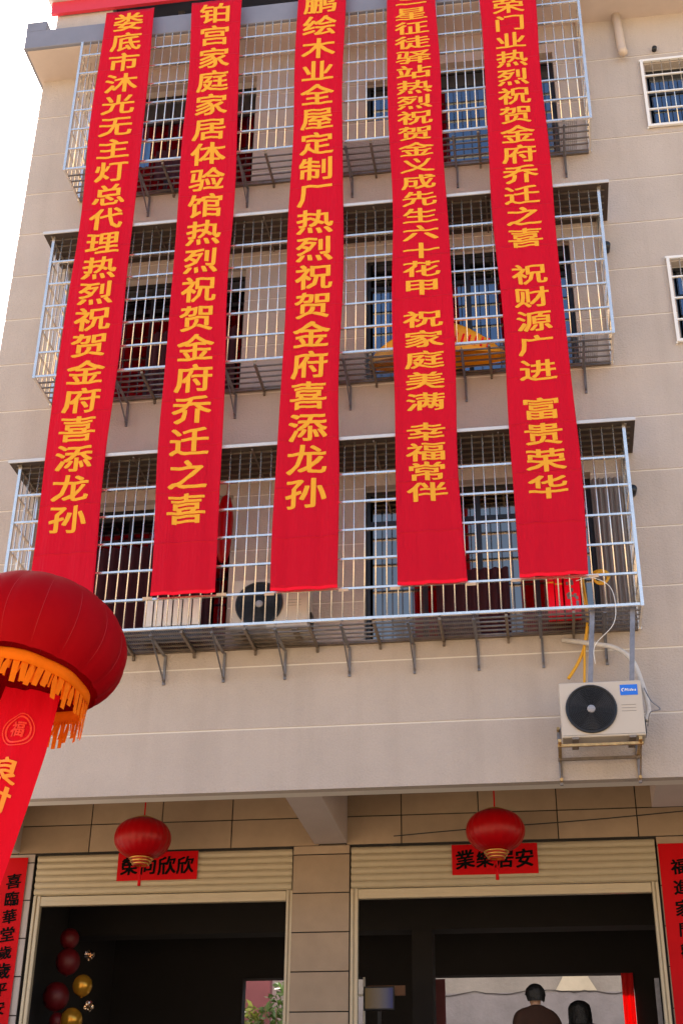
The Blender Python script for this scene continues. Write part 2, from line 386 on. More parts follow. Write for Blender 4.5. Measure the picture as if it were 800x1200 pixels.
mb = MB(); mb.box(-2.74, -2.48, 18.49, 18.52, 4.54, 4.57); mb.box(-2.50, -2.475, 18.49, 18.52, 4.1, 4.78); mb.build('small_window_frame', WHITE, house)

# window glazing inside the openings
def window(x0, x1, z0, z1, n, y=WY+.14, fw=.045, mid=None, gl=None):
    fr = MB()
    fr.box(x0+.003, x0+fw, y, y+.05, z0+.003, z1-.003); fr.box(x1-fw, x1-.003, y, y+.05, z0+.003, z1-.003)
    fr.box(x0+fw, x1-fw, y+.002, y+.048, z0+.003, z0+fw); fr.box(x0+fw, x1-fw, y+.002, y+.048, z1-fw, z1-.003)
    w = (x1-x0-2*fw)/n
    for k in range(1, n): fr.box(x0+fw+k*w-.025, x0+fw+k*w+.025, y+.004, y+.046, z0+fw, z1-fw)
    if mid: fr.box(x0+fw, x1-fw, y+.006, y+.044, mid-.025, mid+.025)
    f = fr.build('window', BLACKF, house)
    for k in range(n):
        for (a, b) in (((z0+fw, mid-.025), (mid+.025, z1-fw)) if mid else ((z0+fw, z1-fw),)):
            MB().box(x0+fw+k*w+.026, x0+fw+(k+1)*w-.026, y+.02, y+.028, a+.001, b-.001).build('pane', gl or GLASS, f)
for i, z in enumerate(ZC):
    if i < 2:
        window(-1.69, 0.71, z+.03, (8.84, 12.03)[i], 4, mid=(8.45, 11.62)[i], gl=(GLASSW, None)[i])
    else:
        window(-1.69, -1.02, 14.19, 14.93, 1); window(-0.86, 0.71, z+.03, 15.08, 2, mid=14.75)
    window(-4.95, -3.14, z+.03, (8.84, 12.03, 15.22)[i], 3, y=WY+.2, mid=(8.45, 11.62, 14.75)[i])

# grilled windows on the right, white frame proud of the wall
def grille_window(x0, x1, z0, z1):
    window(x0+.04, x1-.04, z0+.04, z1-.04, 2, mid=z0+(z1-z0)*.62, y=WY+.12)
    fr = MB(); a = .034
    fr.box(x0, x0+a, WY-.05, WY-.015, z0, z1); fr.box(x1-a, x1, WY-.05, WY-.015, z0, z1)
    fr.box(x0+a, x1-a, WY-.049, WY-.016, z0, z0+a); fr.box(x0+a, x1-a, WY-.049, WY-.016, z1-a, z1)
    for (x, z) in ((x0, z1), (x0, z0), (x1, z1), (x1, z0)): fr.box(x-.01, x+.012, WY-.03, WY, z-.012, z+.012)
    w = fr.build('window_grille', WHITE, house)
    n = 11; d = (x1-x0-2*a)/n
    for k in range(1, n): MB().tube([(x0+a+k*d, WY-.032, z0+a), (x0+a+k*d, WY-.032, z1-a)], .0065, 6).build('bar', STEEL, w, smooth=True)
    for k in range(1, 4): MB().box(x0+a, x1-a, WY-.048, WY-.026, z0+(z1-z0)*k/4-.009, z0+(z1-z0)*k/4+.009).build('rail', WHITE, w)
for z0, z1 in ((13.60, 14.73), (10.40, 11.59), (7.2, 8.4)): grille_window(1.775, 3.06, z0, z1)

# drain pipe stub below the eave
MB().tube([(1.55, 12.43, ZT), (1.57, 12.43, 15.0), (1.575, 12.41, 14.87), (1.58, 12.37, 14.80)], .055, 14).build('drain_pipe', PVC, house, smooth=True)
MB().tube([(1.975, 12.53, 14.915), (1.975, 12.44, 14.905)], .03, 10).build('weep_pipe', FANBLK, house, smooth=True)
for z in (8.55, 11.78): MB().tube([(1.12, 12.52, z), (1.12, 12.36, z-.02)], .045, 12).build('drain_spout', FANBLK, house, smooth=True)

# ================================================================== SECURITY CAGES
CY, CXL, CXR, RS = 11.913, -5.375, 1.054, 0.328
def cage(zc, topz, label, canopy, strutx, nr):
    t = thing('window_cage', ((CXL+CXR)/2, WY, zc), label, 'security cage', 'stainless steel window cages on the facade')
    n = 58; d = (CXR-CXL)/n
    bar = shared(MB().tube([(0, 0, 0), (0, 0, topz-zc)], .0072, 8), 'bar', STEEL, True)
    for k in range(1, n):
        z0 = zc+.012
        inst('bar', bar, t, (CXL+k*d+random.uniform(-.003, .003), CY+.004, z0-.01))
    for k in range(nr):
        h = .011 if k else .013
        MB().box(CXL+.02, CXR-.02, CY-.014, CY+.002+.012, zc+k*RS-h, zc+k*RS+h).build('rail', STEEL, t)
    post = [(CXL, CY), (CXR, CY), (CXL, WY-.03), (CXR, WY-.03)]
    for (x, y) in post:
        MB().box(x-.016, x+.016, y-.016, y+.016, zc-.02, topz).build('post', STEEL, t)
    for x in (CXL, CXR):
        for k in range(nr): MB().box(x-.011, x+.011, CY+.02, WY-.05, zc+k*RS-.012, zc+k*RS+.012).build('side_rail', STEEL, t)
        for k in range(1, 5):
            inst('side_bar', bar, t, (x, CY+k*(WY-CY)/5, zc))
    # floor of the cage: long bars, cross bars and a fine mesh over part of it
    for k in range(1, 6):
        MB().box(CXL+.02, CXR-.02, CY+k*.103-.009, CY+k*.103+.009, zc-.020, zc-.006).build('floor_bar', STEEL2, t)
    MB().box(CXL+.02, CXR-.02, WY-.035, WY-.005, zc-.025, zc+.005).build('floor_bar', STEEL2, t)
    x = strutx[0]-.32
    for k in range(12):
        xx = x+k*.643
        if CXL+.1 < xx < CXR-.05:
            MB().box(xx-.014, xx+.014, CY+.015, WY-.036, zc-.05, zc-.0225).build('cross_bar', STEEL2, t)
            MB().box(xx-.012, xx+.012, WY-.034, WY-.001, zc-.09, zc-.027).build('wall_plate', STEEL2, t)
    mb = MB()
    segs = [(-2.0, -1.0), (-0.15, 0.9)] if zc > 8 else [(-4.2, -2.6), (-1.35, -0.5), (-.2, 1.0)]
    for a, b in segs:
        q = a
        while q < b: mb.box(q, q+.003, CY+.03, WY-.05, zc+.0, zc+.003); q += .022
        y = CY+.04
        while y < WY-.05: mb.box(a, b, y, y+.003, zc+.0035, zc+.0065); y += .022
    mb.build('wire_mesh', STEEL2, t, kind='stuff')
    # triangular brackets
    for x in strutx:
        mb = MB(); mb.beam((x, CY+.02, zc-.035), (x+.012, WY-.02, zc-.34), .026, .010, up=(1, 0, 0))
        mb.beam((x, CY+.02, zc-.035), (x+.012, WY-.02, zc-.34), .004, .030)
        mb.box(x-.004, x+.022, WY-.022, WY-.001, zc-.37, zc-.05)
        mb.box(x-.015, x+.015, CY+.02, WY-.023, zc-.06, zc-.0515)
        br = mb.build('bracket', GALV, t)
        MB().tube([(x+.01, WY-.001, zc-.33), (x+.01, WY-.05, zc-.33)], .012, 6).build('bolt', STEEL2, br)
    if canopy:
        x0, x1, y0 = CXL-.115, CXR+.12, 11.84
        MB().box(x0, x1, y0, WY-.002, topz+.002, topz+.022).build('canopy', CANOPY, t)
        MB().box(x0, x1, y0-.014, y0-.001, topz-.012, topz+.026).build('canopy_edge', CANOPY, t)
        mb = MB()
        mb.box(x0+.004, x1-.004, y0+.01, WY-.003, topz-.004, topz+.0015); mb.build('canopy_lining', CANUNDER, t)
        for k in range(1, 6): MB().box(x0+.05, x1-.05, y0+k*.11-.008, y0+k*.11+.008, topz-.022, topz-.0045).build('roof_bar', STEEL2, t)
        for k in range(11):
            xx = x0+.1+k*(x1-x0-.2)/10; MB().box(xx-.008, xx+.008, y0+.02, WY-.01, topz-.036, topz-.0225).build('roof_cross_bar', STEEL2, t)
    return t
sx2 = [-5.06, -4.415, -3.765, -3.14, -2.505, -1.845, -1.19, -.55, .085, .70]
sx3 = [-4.45, -3.18, -1.86, -.565, .74]
cage(ZC[0], 9.04, 'lowest steel window cage with close brackets and an outdoor fan unit inside it', True, sx2, 6)
cage(ZC[1], 12.228, 'middle steel window cage holding an orange deflated inflatable on its floor', True, sx3, 6)
cage(ZC[2], ZT-.002, 'topmost steel window cage reaching right up to the eave', False, sx3, 7)

# ================================================================== RED BANNERS
BY = 11.805
def banner(xt, xb, wt, wb, ztop, zbot, chars, cw, chh, label, seed, dx=0.0, tape=True):
    rnd = random.Random(seed); ph = [rnd.uniform(0, 6.28) for _ in range(6)]
    def place(s, z, off=0.0):                    # s in -.5...5 across
        t = (ztop-z)/(ztop-zbot)
        x = (xt+(xb-xt)*t) + s*(wt+(wb-wt)*t) + .009*math.sin(z*1.1+ph[0]) + .005*math.sin(z*2.7+ph[1]) + s*.022*math.sin(z*1.7+ph[5])
        amp = .35+.65*min(1, t*1.2)
        y = BY-.012 + amp*(.009*math.sin(s*13+ph[2]+z*.35)+.005*math.sin(s*25+ph[3]-z*.22)) + .010*math.sin(z*.9+ph[4])*math.sin(PI*t) - off
        if z > ztop-.1: y += 0
        return (x, y, z)
    t = thing('hanging_banner', (xb, BY, zbot), label, 'banner', 'long red congratulation banners hanging down the facade')
    mb = MB(); nx, nz = 28, 150; vs = []
    for j in range(nz+1):
        for i in range(nx+1): vs.append(place(i/nx-.5, ztop+(zbot-ztop)*j/nz))
    base = len(vs)
    for j in range(nz+1):
        for i in (0, nx): pass
    mb.add(vs, [(j*(nx+1)+i, (j+1)*(nx+1)+i, (j+1)*(nx+1)+i+1, j*(nx+1)+i+1) for j in range(nz) for i in range(nx)])
    o = mb.build('cloth', RED, t, smooth=True)
    sol = o.modifiers.new('thickness', 'SOLIDIFY'); sol.thickness = .0015; sol.offset = 1
    mb = MB(); vs = []
    for j, z in enumerate((zbot+.03, zbot-.004)):
        for i in range(nx+1): vs.append(place(i/nx-.5, z, .006))
    for j, z in enumerate((zbot+.03, zbot-.004)):
        for i in range(nx+1): vs.append(place(i/nx-.5, z, -.006))
    k = nx+1
    fs = [(i, k+i, k+i+1, i+1) for i in range(nx)]+[(2*k+i, 2*k+i+1, 3*k+i+1, 3*k+i) for i in range(nx)]+[(k+i, 3*k+i, 3*k+i+1, k+i+1) for i in range(nx)]
    mb.add(vs, fs); mb.build('hem', REDH, t, smooth=False)
    # lettering draped on the cloth, one part per phrase
    for block in chars:
        bm = bmesh.new()
        for (ch, z) in block:
            vs, fs = glyph(ch, .018)
            W0 = wt+(wb-wt)*(ztop-z)/(ztop-zbot)
            bv = [bm.verts.new((dx/W0+v[0]*cw/.97/W0, v[2]*.0004, z+(v[1]-.34)*chh/.97)) for v in vs]
            for q in fs:
                try: bm.faces.new([bv[i] for i in q])
                except ValueError: pass
        for k in range(-9, 10):
            bmesh.ops.bisect_plane(bm, geom=bm.verts[:]+bm.edges[:]+bm.faces[:], plane_co=(k/28, 0, 0), plane_no=(1, 0, 0))
        for v in bm.verts: v.co = Vector(place(v.co.x, v.co.z, .003+v.co.y))-ORG[t]
        me = bpy.data.meshes.new('lettering'); bm.to_mesh(me); bm.free(); me.materials.append(GOLD)
        ob = bpy.data.objects.new('lettering', me); C.objects.link(ob); ob.parent = t; ORG[ob] = ORG[t]
    if tape:
        for s in (-1, 1):
            x = xb+s*(wb/2+.04)
            MB().box(x-.05, x+.05, CY-.02, CY-.0145, zbot+.003, zbot+.033).build('tape', mat('beige_tape', (.62, .48, .34), .6), t)
def spread(s, z0, z1):
    n = len(s); return [(c, z0+(z1-z0)*i/(n-1)) for i, c in enumerate(s)]
banner(-4.715, -4.71, .675, .69, 15.90, 7.28, [spread('娄底市沐光无主灯总代理热烈祝贺金府喜添龙孙', 15.67, 8.25)], .42, .335,
       'leftmost long red banner, its foot behind the floating lantern ball', 1, dx=-.01)
banner(-3.545, -3.435, .665, .685, 15.90, 7.33, [spread('铂宫家庭家居体验馆热烈祝贺金府乔迁之喜', 15.645, 8.285)], .42, .365,
       'second long red banner from the left, ending beside the caged fan unit', 2, dx=-.01)
banner(-2.17, -2.19, .60, .665, 16.0, 7.305, [spread('鹏绘木业全屋定制厂热烈祝贺金府喜添龙孙', 15.60, 8.378)], .42, .36,
       'third long red banner from the left, in the middle above the shop column', 3, dx=-.01)
banner(-1.02, -.93, .62, .665, 16.0, 7.295, [[('三', 15.50)]+spread('星征徒驿站热烈祝贺金义成先生六十花甲', 15.24, 10.905), spread('祝家庭美满', 10.47, 9.40), spread('幸福常伴', 9.025, 8.315)], .42, .225,
       'fourth long red banner from the left, with the smallest closely set characters in three groups', 4, dx=.0)
banner(.165, .25, .69, .665, 16.0, 7.31, [spread('荣门业热烈祝贺金府乔迁之喜', 15.185, 11.48), spread('祝财源广进', 10.97, 9.69), spread('富贵荣华', 9.21, 8.28)], .39, .275,
       'rightmost long red banner, above the wall mounted fan unit', 5, dx=-.0)

# ================================================================== AIR CONDITIONER UNITS
def ac_unit(x0, z0, y0, w, h, d, label, sticker):
    t = thing('air_conditioner_unit', (x0+w/2, y0+d/2, z0), label, 'air conditioner', 'outdoor air conditioner units')
    x1, z1, y1 = x0+w, z0+h, y0+d
    bm = bmesh.new(); bmesh.ops.create_cube(bm, size=1)
    for v in bm.verts: v.co = Vector(((v.co.x+.5)*w+x0, (v.co.y+.5)*d+y0, (v.co.z+.5)*h+z0))-ORG[t]
    bmesh.ops.bevel(bm, geom=bm.edges[:], offset=.014, segments=3, profile=.6, affect='EDGES')
    me = bpy.data.meshes.new('casing'); bm.to_mesh(me); bm.free(); me.materials.append(CREAM)
    o = bpy.data.objects.new('casing', me); C.objects.link(o); o.parent = t; ORG[o] = ORG[t]
    cx, cz, R = x0+w*.375, z0+h*.50, h*.418
    MB().lathe([(R*1.04, y0+.001), (R*1.05, y0-.014), (R*.99, y0-.018), (R*.96, y0-.006), (R*.96, y0-.001)], 48, (cx, 0, cz), 'y').build('fan_ring', FANBLK, o, smooth=True)
    MB().lathe([(0.0001, y0-.002), (R*.965, y0-.002)], 48, (cx, 0, cz), 'y').build('fan_recess', FANBLK, o)
    mb = MB()
    for k in range(1, 12):
        q = R*(.16+.8*k/12); mb.lathe([(q-.0025, y0-.012), (q, y0-.017), (q+.0025, y0-.012)], 40, (cx, 0, cz), 'y')
    for k in range(12):
        a = 2*PI*k/12; mb.beam((cx+R*.15*math.cos(a), y0-.009, cz+R*.15*math.sin(a)), (cx+R*.98*math.cos(a+.25), y0-.009, cz+R*.98*math.sin(a+.25)), .005)
    mb.build('fan_guard', BLACKF, o)
    mb = MB()
    for k in range(3):
        a = 2*PI*k/3+.4
        vs = []
        for q in (.18, .5, .9):
            for e in (-.38, .0, .42): vs.append((cx+R*q*math.cos(a+e*(.7+q*.5)), y0-.0035-.003*(e+.4), cz+R*q*math.sin(a+e*(.7+q*.5))))
        mb.add(vs, [(i*3+j, i*3+j+1, i*3+j+4, i*3+j+3) for i in range(2) for j in range(2)])
    mb.build('fan_blades', mat('blade_grey', (.035, .036, .042), .45), o)
    MB().lathe([(.0001, y0-.022), (R*.13, y0-.021), (R*.165, y0-.016), (R*.17, y0-.008)], 24, (cx, 0, cz), 'y').build('fan_hub', HUBGREY, o, smooth=True)
    for k in range(3): MB().box(x0+w*.74, x0+w*.915, y0-.0025, y0+.0, z0+h*(.555-.055*k)-.002, z0+h*(.555-.055*k)+.002).build('vent_line', mat('vent_line', (.25, .23, .21), .5), o)
    MB().box(x0+.01, x1-.01, y0-.003, y0+.001, z0+.018, z0+.022).build('casing_seam', mat('vent_line', (.25, .23, .21), .5), o)
    if sticker:
        sx, sz = x0+w*.845, z1-h*.175
        MB().box(sx-w*.105, sx+w*.105, y0-.004, y0-.0005, sz-h*.095, sz+h*.095).build('brand_sticker', BLUEST, o)
        mb = MB()
        for i, ch in enumerate('Midea'):
            px = sx-w*.035+i*w*.0235 + (0, .006, .004, .006, .012)[i]
            vs, fs = glyph(ch, .03); mb.add([(px+v[0]*.036+v[1]*.008, y0-.005-v[2]*.0002, sz+(v[1]-.33)*.036) for v in vs], fs)
        mb.build('sticker_letters', WHITE, o)
        vs = []
        for k in range(11):
            a = math.radians(60+k*20); vs += [(sx-w*.066+.018*math.cos(a), y0-.0055, sz+.018*math.sin(a)), (sx-w*.066+.0115*math.cos(a)+.002, y0-.0055, sz+.0115*math.sin(a))]
        MB().add(vs, [(2*i, 2*i+1, 2*i+3, 2*i+2) for i in range(10)]).build('sticker_logo', WHITE, o)
    for s in (.16, .84): MB().box(x0+w*s-.03, x0+w*s+.03, y0-.01, y1+.01, z0-.02, z0+.0005).build('foot', STEEL2, t)
    MB().box(x1+.0005, x1+.018, y0+d*.45, y1-.02, z0+.06, z0+.22).build('valve_cover', FANBLK, t)
    return t
ac_unit(.215, 5.735, 11.965, .755, .535, .28, 'cream outdoor fan unit with blue sticker, hung below the right end of the lowest cage', True)
ac_unit(-3.01, ZC[0]+.03, 12.12, .80, .56, .28, 'cream outdoor fan unit standing inside the lowest cage', False)

# bracket frame under the hanging unit
t = thing('unit_bracket', (.59, 12.2, 5.57), 'brass toned angle bracket frame carrying the cream outdoor fan unit', 'bracket')
for x in (.19, .915):
    mb = MB(); mb.box(x-.015, x+.015, 11.93, 12.495, 5.685, 5.714); mb.build('arm', RUSTB, t)
    mb = MB(); mb.beam((x, 11.97, 5.68), (x, 12.47, 5.50), .022, .006, up=(1, 0, 0)); mb.beam((x+.01, 11.97, 5.68), (x+.01, 12.47, 5.50), .003, .024); mb.build('strut', RUSTB, t)
    mb = MB(); mb.box(x-.014, x+.014, 12.474, 12.497, 5.45, 6.02); mb.build('wall_rail', GALV, t)
    for z in (5.49, 5.99): MB().tube([(x, 12.498, z), (x, 12.42, z)], .017, 6).build('bolt', RUSTB, t)
MB().box(.17, .94, 11.985, 12.01, 5.66, 5.684).build('front_bar', RUSTB, t)
MB().box(.17, .94, 12.38, 12.41, 5.66, 5.684).build('rear_bar', STEEL2, t)
for x in (.545, .925):
    MB().beam((x+.04, 11.985, 7.01), (x-.035, 11.985, 6.262), .046, .012, up=(0, 1, 0)).top('hanger_strap', GALV,
      'flat grey steel strap down to the %s end of the hanging fan unit' % ('left' if x < .7 else 'right'), 'strap', group='steel straps above the hanging fan unit')
def smoothpath(p, n=8):
    out = []
    P = [Vector(q) for q in p]; P = [P[0]]+P+[P[-1]]
    for i in range(1, len(P)-2):
        for k in range(n):
            t_ = k/n; a, b, c, d = P[i-1:i+3]
            out.append(.5*((2*b)+(-a+c)*t_+(2*a-5*b+4*c-d)*t_*t_+(-a+3*b-3*c+d)*t_**3))
    out.append(P[-2]); return out
MB().tube(smoothpath([(.30, 12.49, 6.93), (.42, 12.38, 6.86), (.55, 12.30, 6.80), (.78, 12.25, 6.72), (.93, 12.22, 6.57), (1.0, 12.18, 6.30), (1.03, 12.15, 6.05), (.99, 12.13, 5.93)]), .024, 10).top(
    'insulated_pipe', PIPEW, 'white wrapped pipe curving from the wall down to the hanging fan unit', 'pipe', smooth=True)
MB().tube(smoothpath([(1.0, 12.05, 6.22), (1.05, 12.02, 6.08), (1.12, 12.0, 5.99), (1.03, 12.0, 5.96), (1.0, 12.05, 5.85)]), .006, 6).top(
    'grey_cable', GALV, 'thin grey cable looped beside the hanging fan unit', 'cable', smooth=True)
MB().tube(smoothpath([(.53, 12.3, 7.5), (.55, 12.32, 7.1), (.50, 12.36, 6.80), (.42, 12.37, 6.62), (.32, 12.37, 6.47)]), .016, 8).top(
    'yellow_hose', YEL, 'yellow hose with its cut end hanging free left of the steel strap', 'hose', smooth=True, group='yellow hoses under the lowest cage')
MB().tube(smoothpath([(.50, 12.2, 7.42), (.54, 12.28, 7.05), (.50, 12.34, 6.80), (.485, 12.34, 6.6), (.46, 12.32, 6.3)]), .012, 8).top(
    'yellow_hose', YEL, 'yellow hose dropping straight behind the hanging fan unit', 'hose', smooth=True, group='yellow hoses under the lowest cage')
MB().tube(smoothpath([(.45, 11.88, 7.28), (.6, 11.87, 7.30), (.76, 11.87, 7.2), (.80, 11.87, 7.0), (.76, 11.88, 6.8), (.58, 11.93, 6.62), (.57, 11.97, 6.45)]), .0035, 6).top(
    'white_cable', WHITE, 'thin white cable looping out over the lower rail of the lowest cage', 'cable', smooth=True)

# ================================================================== THINGS INSIDE THE CAGES
def drape(name, x0, x1, y, z0, z1, m, label, cat, nf=6, amp=.025, sag=0, group=None):
    mb = MB(); nx, nz = nf*6, 6; vs = []
    for k in (0, .004):
        for j in range(nz+1):
            for i in range(nx+1):
                s = i/nx; q = j/nz
                vs.append((x0+(x1-x0)*s, y+k+amp*math.sin(s*nf*2*PI+.6*math.sin(q*3)), z1+(z0-z1)*q+sag*math.sin(s*9)*q))
    nn = (nx+1)*(nz+1)
    fs = [(j*(nx+1)+i, (j+1)*(nx+1)+i, (j+1)*(nx+1)+i+1, j*(nx+1)+i+1) for j in range(nz) for i in range(nx)]
    fs += [tuple(nn+a for a in q[::-1]) for q in fs]
    mb.add(vs, fs); return mb.top(name, m, label, cat, smooth=True, group=group)
drape('curtain', -4.9, -3.35, 12.66, 7.05, 8.35, CURT, 'maroon curtain behind the left opening of the lowest cage', 'curtain', 14)
drape('curtain', -4.3, -3.25, 12.66, 10.25, 11.25, CURT, 'maroon curtain behind the left opening of the middle cage', 'curtain', 10)
drape('curtain', -4.35, -3.95, 12.3, 13.35, 13.85, CURT, 'short dark red cloth drying in the topmost cage', 'cloth', 4, .012)
drape('curtain', -3.90, -3.45, 12.32, 13.35, 13.9, NAVYC, 'navy cloth drying in the topmost cage beside the red one', 'cloth', 4, .012)
drape('blue_towel', -4.56, -4.40, 12.2, 13.5, 13.97, BLUEC, 'light blue towel hanging beside the leftmost banner in the topmost cage', 'towel', 2, .012)
drape('grey_drape', .70, 1.02, 12.44, 7.05, 8.72, GREYC, 'tall grey brown drape at the right end of the lowest cage', 'drape', 6, .02)
drape('red_drape', -0.95, -0.2, 12.55, 7.05, 7.8, CURT, 'dark red cloth low between the glass doors of the lowest cage', 'cloth', 7)
# red wall lantern by the left opening of the lowest cage
t = thing('string_lantern', (-3.18, 12.36, 7.9), 'long red lantern hanging on the pillar behind the second banner', 'lantern')
MB().lathe([(.01, 8.76), (.05, 8.72), (.075, 8.62), (.09, 8.45), (.085, 8.25), (.07, 8.05), (.04, 7.96), (.01, 7.94)], 16, (-3.18, 12.36, 0), mod=lambda a, h: 1+.03*math.cos(a*8)).build('shade', LANT, t, smooth=True)
MB().tube([(-3.18, 12.36, 8.75), (-3.18, 12.42, 9.0)], .004, 5).build('cord', LANT, t)
# white slatted rack
t = thing('slatted_rack', (-3.62, 12.2, ZC[0]), 'low white slatted rack on the floor of the lowest cage below the second banner', 'rack')
for k in range(6): MB().box(-3.93+k*.102, -3.93+k*.102+.085, 12.19, 12.21, 7.17, 7.49).build('slat', WHITE, t)
MB().box(-3.95, -3.32, 12.212, 12.24, 7.02, 7.17).build('base', BLACKF, t)
MB().box(-3.95, -3.32, 12.212, 12.23, 7.44, 7.47).build('top_rail', BLACKF, t)
# red gift boxes
for i, (x, w, h, lab) in enumerate(((.17, .07, .46, 'narrow red box standing leftmost in the lowest cage behind the rightmost banner'),
                                   (.25, .07, .44, 'bright red box standing second from the left behind the rightmost banner'),
                                   (.34, .15, .42, 'patterned red and grey gift bag beside the yellow hose in the lowest cage'))):
    t = thing('gift_box', (x+w/2, 12.16, ZC[0]), lab, 'box', 'red boxes in the lowest cage')
    MB().box(x, x+w, 12.1, 12.22, ZC[0]+.002, ZC[0]+h).build('carton', REDH, t)
    mb = MB()
    if w > .1:
        for k in range(14):
            a = random.uniform(x+.005, x+w-.04); z = random.uniform(ZC[0]+.02, ZC[0]+h-.06)
            mb.box(a, a+random.uniform(.015, .035), 12.097-k*.0001, 12.0995, z, z+random.uniform(.02, .05))
        mb.build('printed_pattern', GALV, t)
    else:
        MB().box(x-.001, x+w+.001, 12.098, 12.222, ZC[0]+h-.1, ZC[0]+h-.085).build('ribbon', GOLD, t)
t = MB()
for k in range(5):
    pts = [(.70+.065*math.cos(a*2*PI/20)*(1+.08*k), 12.1+.01*k, 7.40+.065*math.sin(a*2*PI/20)+.01*k) for a in range(21)]
    t.tube(pts, .012, 6)
t.top('hose_coil', YEL, 'small yellow hose coil tied near the right corner of the lowest cage', 'hose', smooth=True)
# orange deflated inflatable on the middle cage floor
mb = MB(); n, mseg = 22, 12; vs = []
for i in range(n+1):
    s = i/n; x = -1.60+1.52*s
    hh = .52*math.sin(PI*min(1, (s*1.02+.0)))**.62*(1-.25*max(0, s-.45)) if 0 < s < 1 else .02
    for k in range(mseg):
        a = PI*k/(mseg-1)
        vs.append((x, 12.22-.19*math.cos(a)*(.4+.6*math.sin(PI*s)), ZC[1]+.012+hh*math.sin(a)*(1+.05*math.sin(s*9+a*2))))
mb.add(vs, [(i*mseg+k, i*mseg+k+1, (i+1)*mseg+k+1, (i+1)*mseg+k) for i in range(n) for k in range(mseg-1)])
t = thing('deflated_inflatable', (-.84, 12.22, ZC[1]), 'slumped orange and red inflatable lying in the middle cage behind the fourth banner', 'inflatable')
mb.build('skin_fabric', ORANGE, t, smooth=True, fixn=True)
mb = MB()
for k in range(9):
    s = .50+.045*k; x = -1.60+1.52*s
    z = ZC[1]+.30-.018*k
    mb.tube([(x, 12.02+.006*k, z-.11), (x+.03, 12.025+.006*k, z)], .012, 5)
mb.build('red_lettering', REDH, t)

# ================================================================== FLOATING LANTERN BALL WITH STREAMER
t = thing('floating_lantern', (-3.60, 8.5, 0), 'big red lantern shaped balloon with orange fringe and a streamer, floating at the left', 'balloon')
ctr = Vector((-3.52, 8.5, 5.385)); tilt = Matrix.Rotation(math.radians(9), 4, 'Y') @ Matrix.Rotation(math.radians(-8), 4, 'X')
def lx(p): return tuple(ctr + (tilt @ Vector(p)))
NG = 16; RB, HB = .655, .46
prof = []
for k in range(25):
    a = -PI/2+PI*k/24; prof.append((RB*abs(math.cos(a))**.92+.0001, HB*math.sin(a)))
prof = [q for q in prof if q[1] > -HB*.70]
mb = MB().lathe(prof, NG*6, mod=lambda a, h: 1-.030*(1-abs(math.sin(a*NG/2)))**2*(1-(h/HB)**2*.6))
mb.v = [lx(v) for v in mb.v]; mb.build('balloon', BALR, t, smooth=True)
seam = []
for k in range(NG):
    a = 2*PI*k/NG+.0
    MBs = MB().tube([lx((q[0]*.971*math.cos(a), q[0]*.971*math.sin(a), q[1])) for q in prof], .0022, 4); MBs.build('seam', mat('seam_red', (.40, .0, .003), .6), t, smooth=True)
RS2 = RB*.725
mb = MB().lathe([(RS2*.985, -HB*.63), (RS2+.004, -HB*.66), (RS2+.012, -HB*.84)], 72, mod=lambda a, h: 1+.012*math.sin(a*9)); mb.v = [lx(v) for v in mb.v]
fr = mb.build('fringe_band', FRINGE, t, smooth=True); fr.modifiers.new('thickness', 'SOLIDIFY').thickness = .003
mb = MB(); nfr = 54; rnd = random.Random(5)
for k in range(nfr):
    a = 2*PI*k/nfr; da = 2*PI/nfr*.82; L = rnd.uniform(.12, .20); sw = rnd.uniform(-.04, .04)
    vs = []
    for j in range(4):
        q = j/3; rr = RS2+.012+.02*q; ww = da*(1-.25*q)*(.35 if (k % 3 == 0 and j == 0) else 1)
        for e in (-.5, .5): vs.append(lx((rr*math.cos(a+ww*e+sw*q), rr*math.sin(a+ww*e+sw*q), -HB*.835-L*q)))
    mb.add(vs, [(2*j, 2*j+1, 2*j+3, 2*j+2) for j in range(3)])
for k in range(nfr*2):
    a = PI*k/nfr+.03; da = PI/nfr*.55; L = rnd.uniform(.08, .16); sw = rnd.uniform(-.06, .06); vs = []
    for j in range(3):
        q = j/2; rr = RS2-.004+.01*q
        for e in (-.5, .5): vs.append(lx((rr*math.cos(a+da*e+sw*q), rr*math.sin(a+da*e+sw*q), -HB*.80-L*q)))
    mb.add(vs, [(2*j, 2*j+1, 2*j+3, 2*j+2) for j in range(2)])
mb.build('fringe', FRINGE, t, smooth=False, kind='stuff')
# streamer
p0 = Vector((-3.49, 8.47, 5.02)); p1 = Vector((-4.10, 8.44, 2.2)); bw = .46
def sp(s, q, off=0.0):
    p = p0.lerp(p1, q); side = Vector((1, .10, -.20)).normalized()
    fold = .018*math.sin(s*7+q*6)+.010*math.sin(s*17+q*3)+(.03*math.exp(-((s+.05)/.09)**2)*max(0, 1-q*6))
    return tuple(p + side*(s*bw*(1-.12*max(0, 1-q*7))) + Vector((0, -1, .2))*fold + Vector((0, -1, 0))*off)
mb = MB(); nx, nz = 20, 70; vs = [sp(i/nx-.5, j/nz) for j in range(nz+1) for i in range(nx+1)]
mb.add(vs, [(j*(nx+1)+i, (j+1)*(nx+1)+i, (j+1)*(nx+1)+i+1, j*(nx+1)+i+1) for j in range(nz) for i in range(nx)])
STRM = mat('streamer_red', (.74, .0, .015), .6, spec=.15, transl=.25, bump=.3, bscale=6, stripes=(5, 5, .6))
mb.build('streamer', STRM, t, smooth=True)
LN = (p1-p0).length
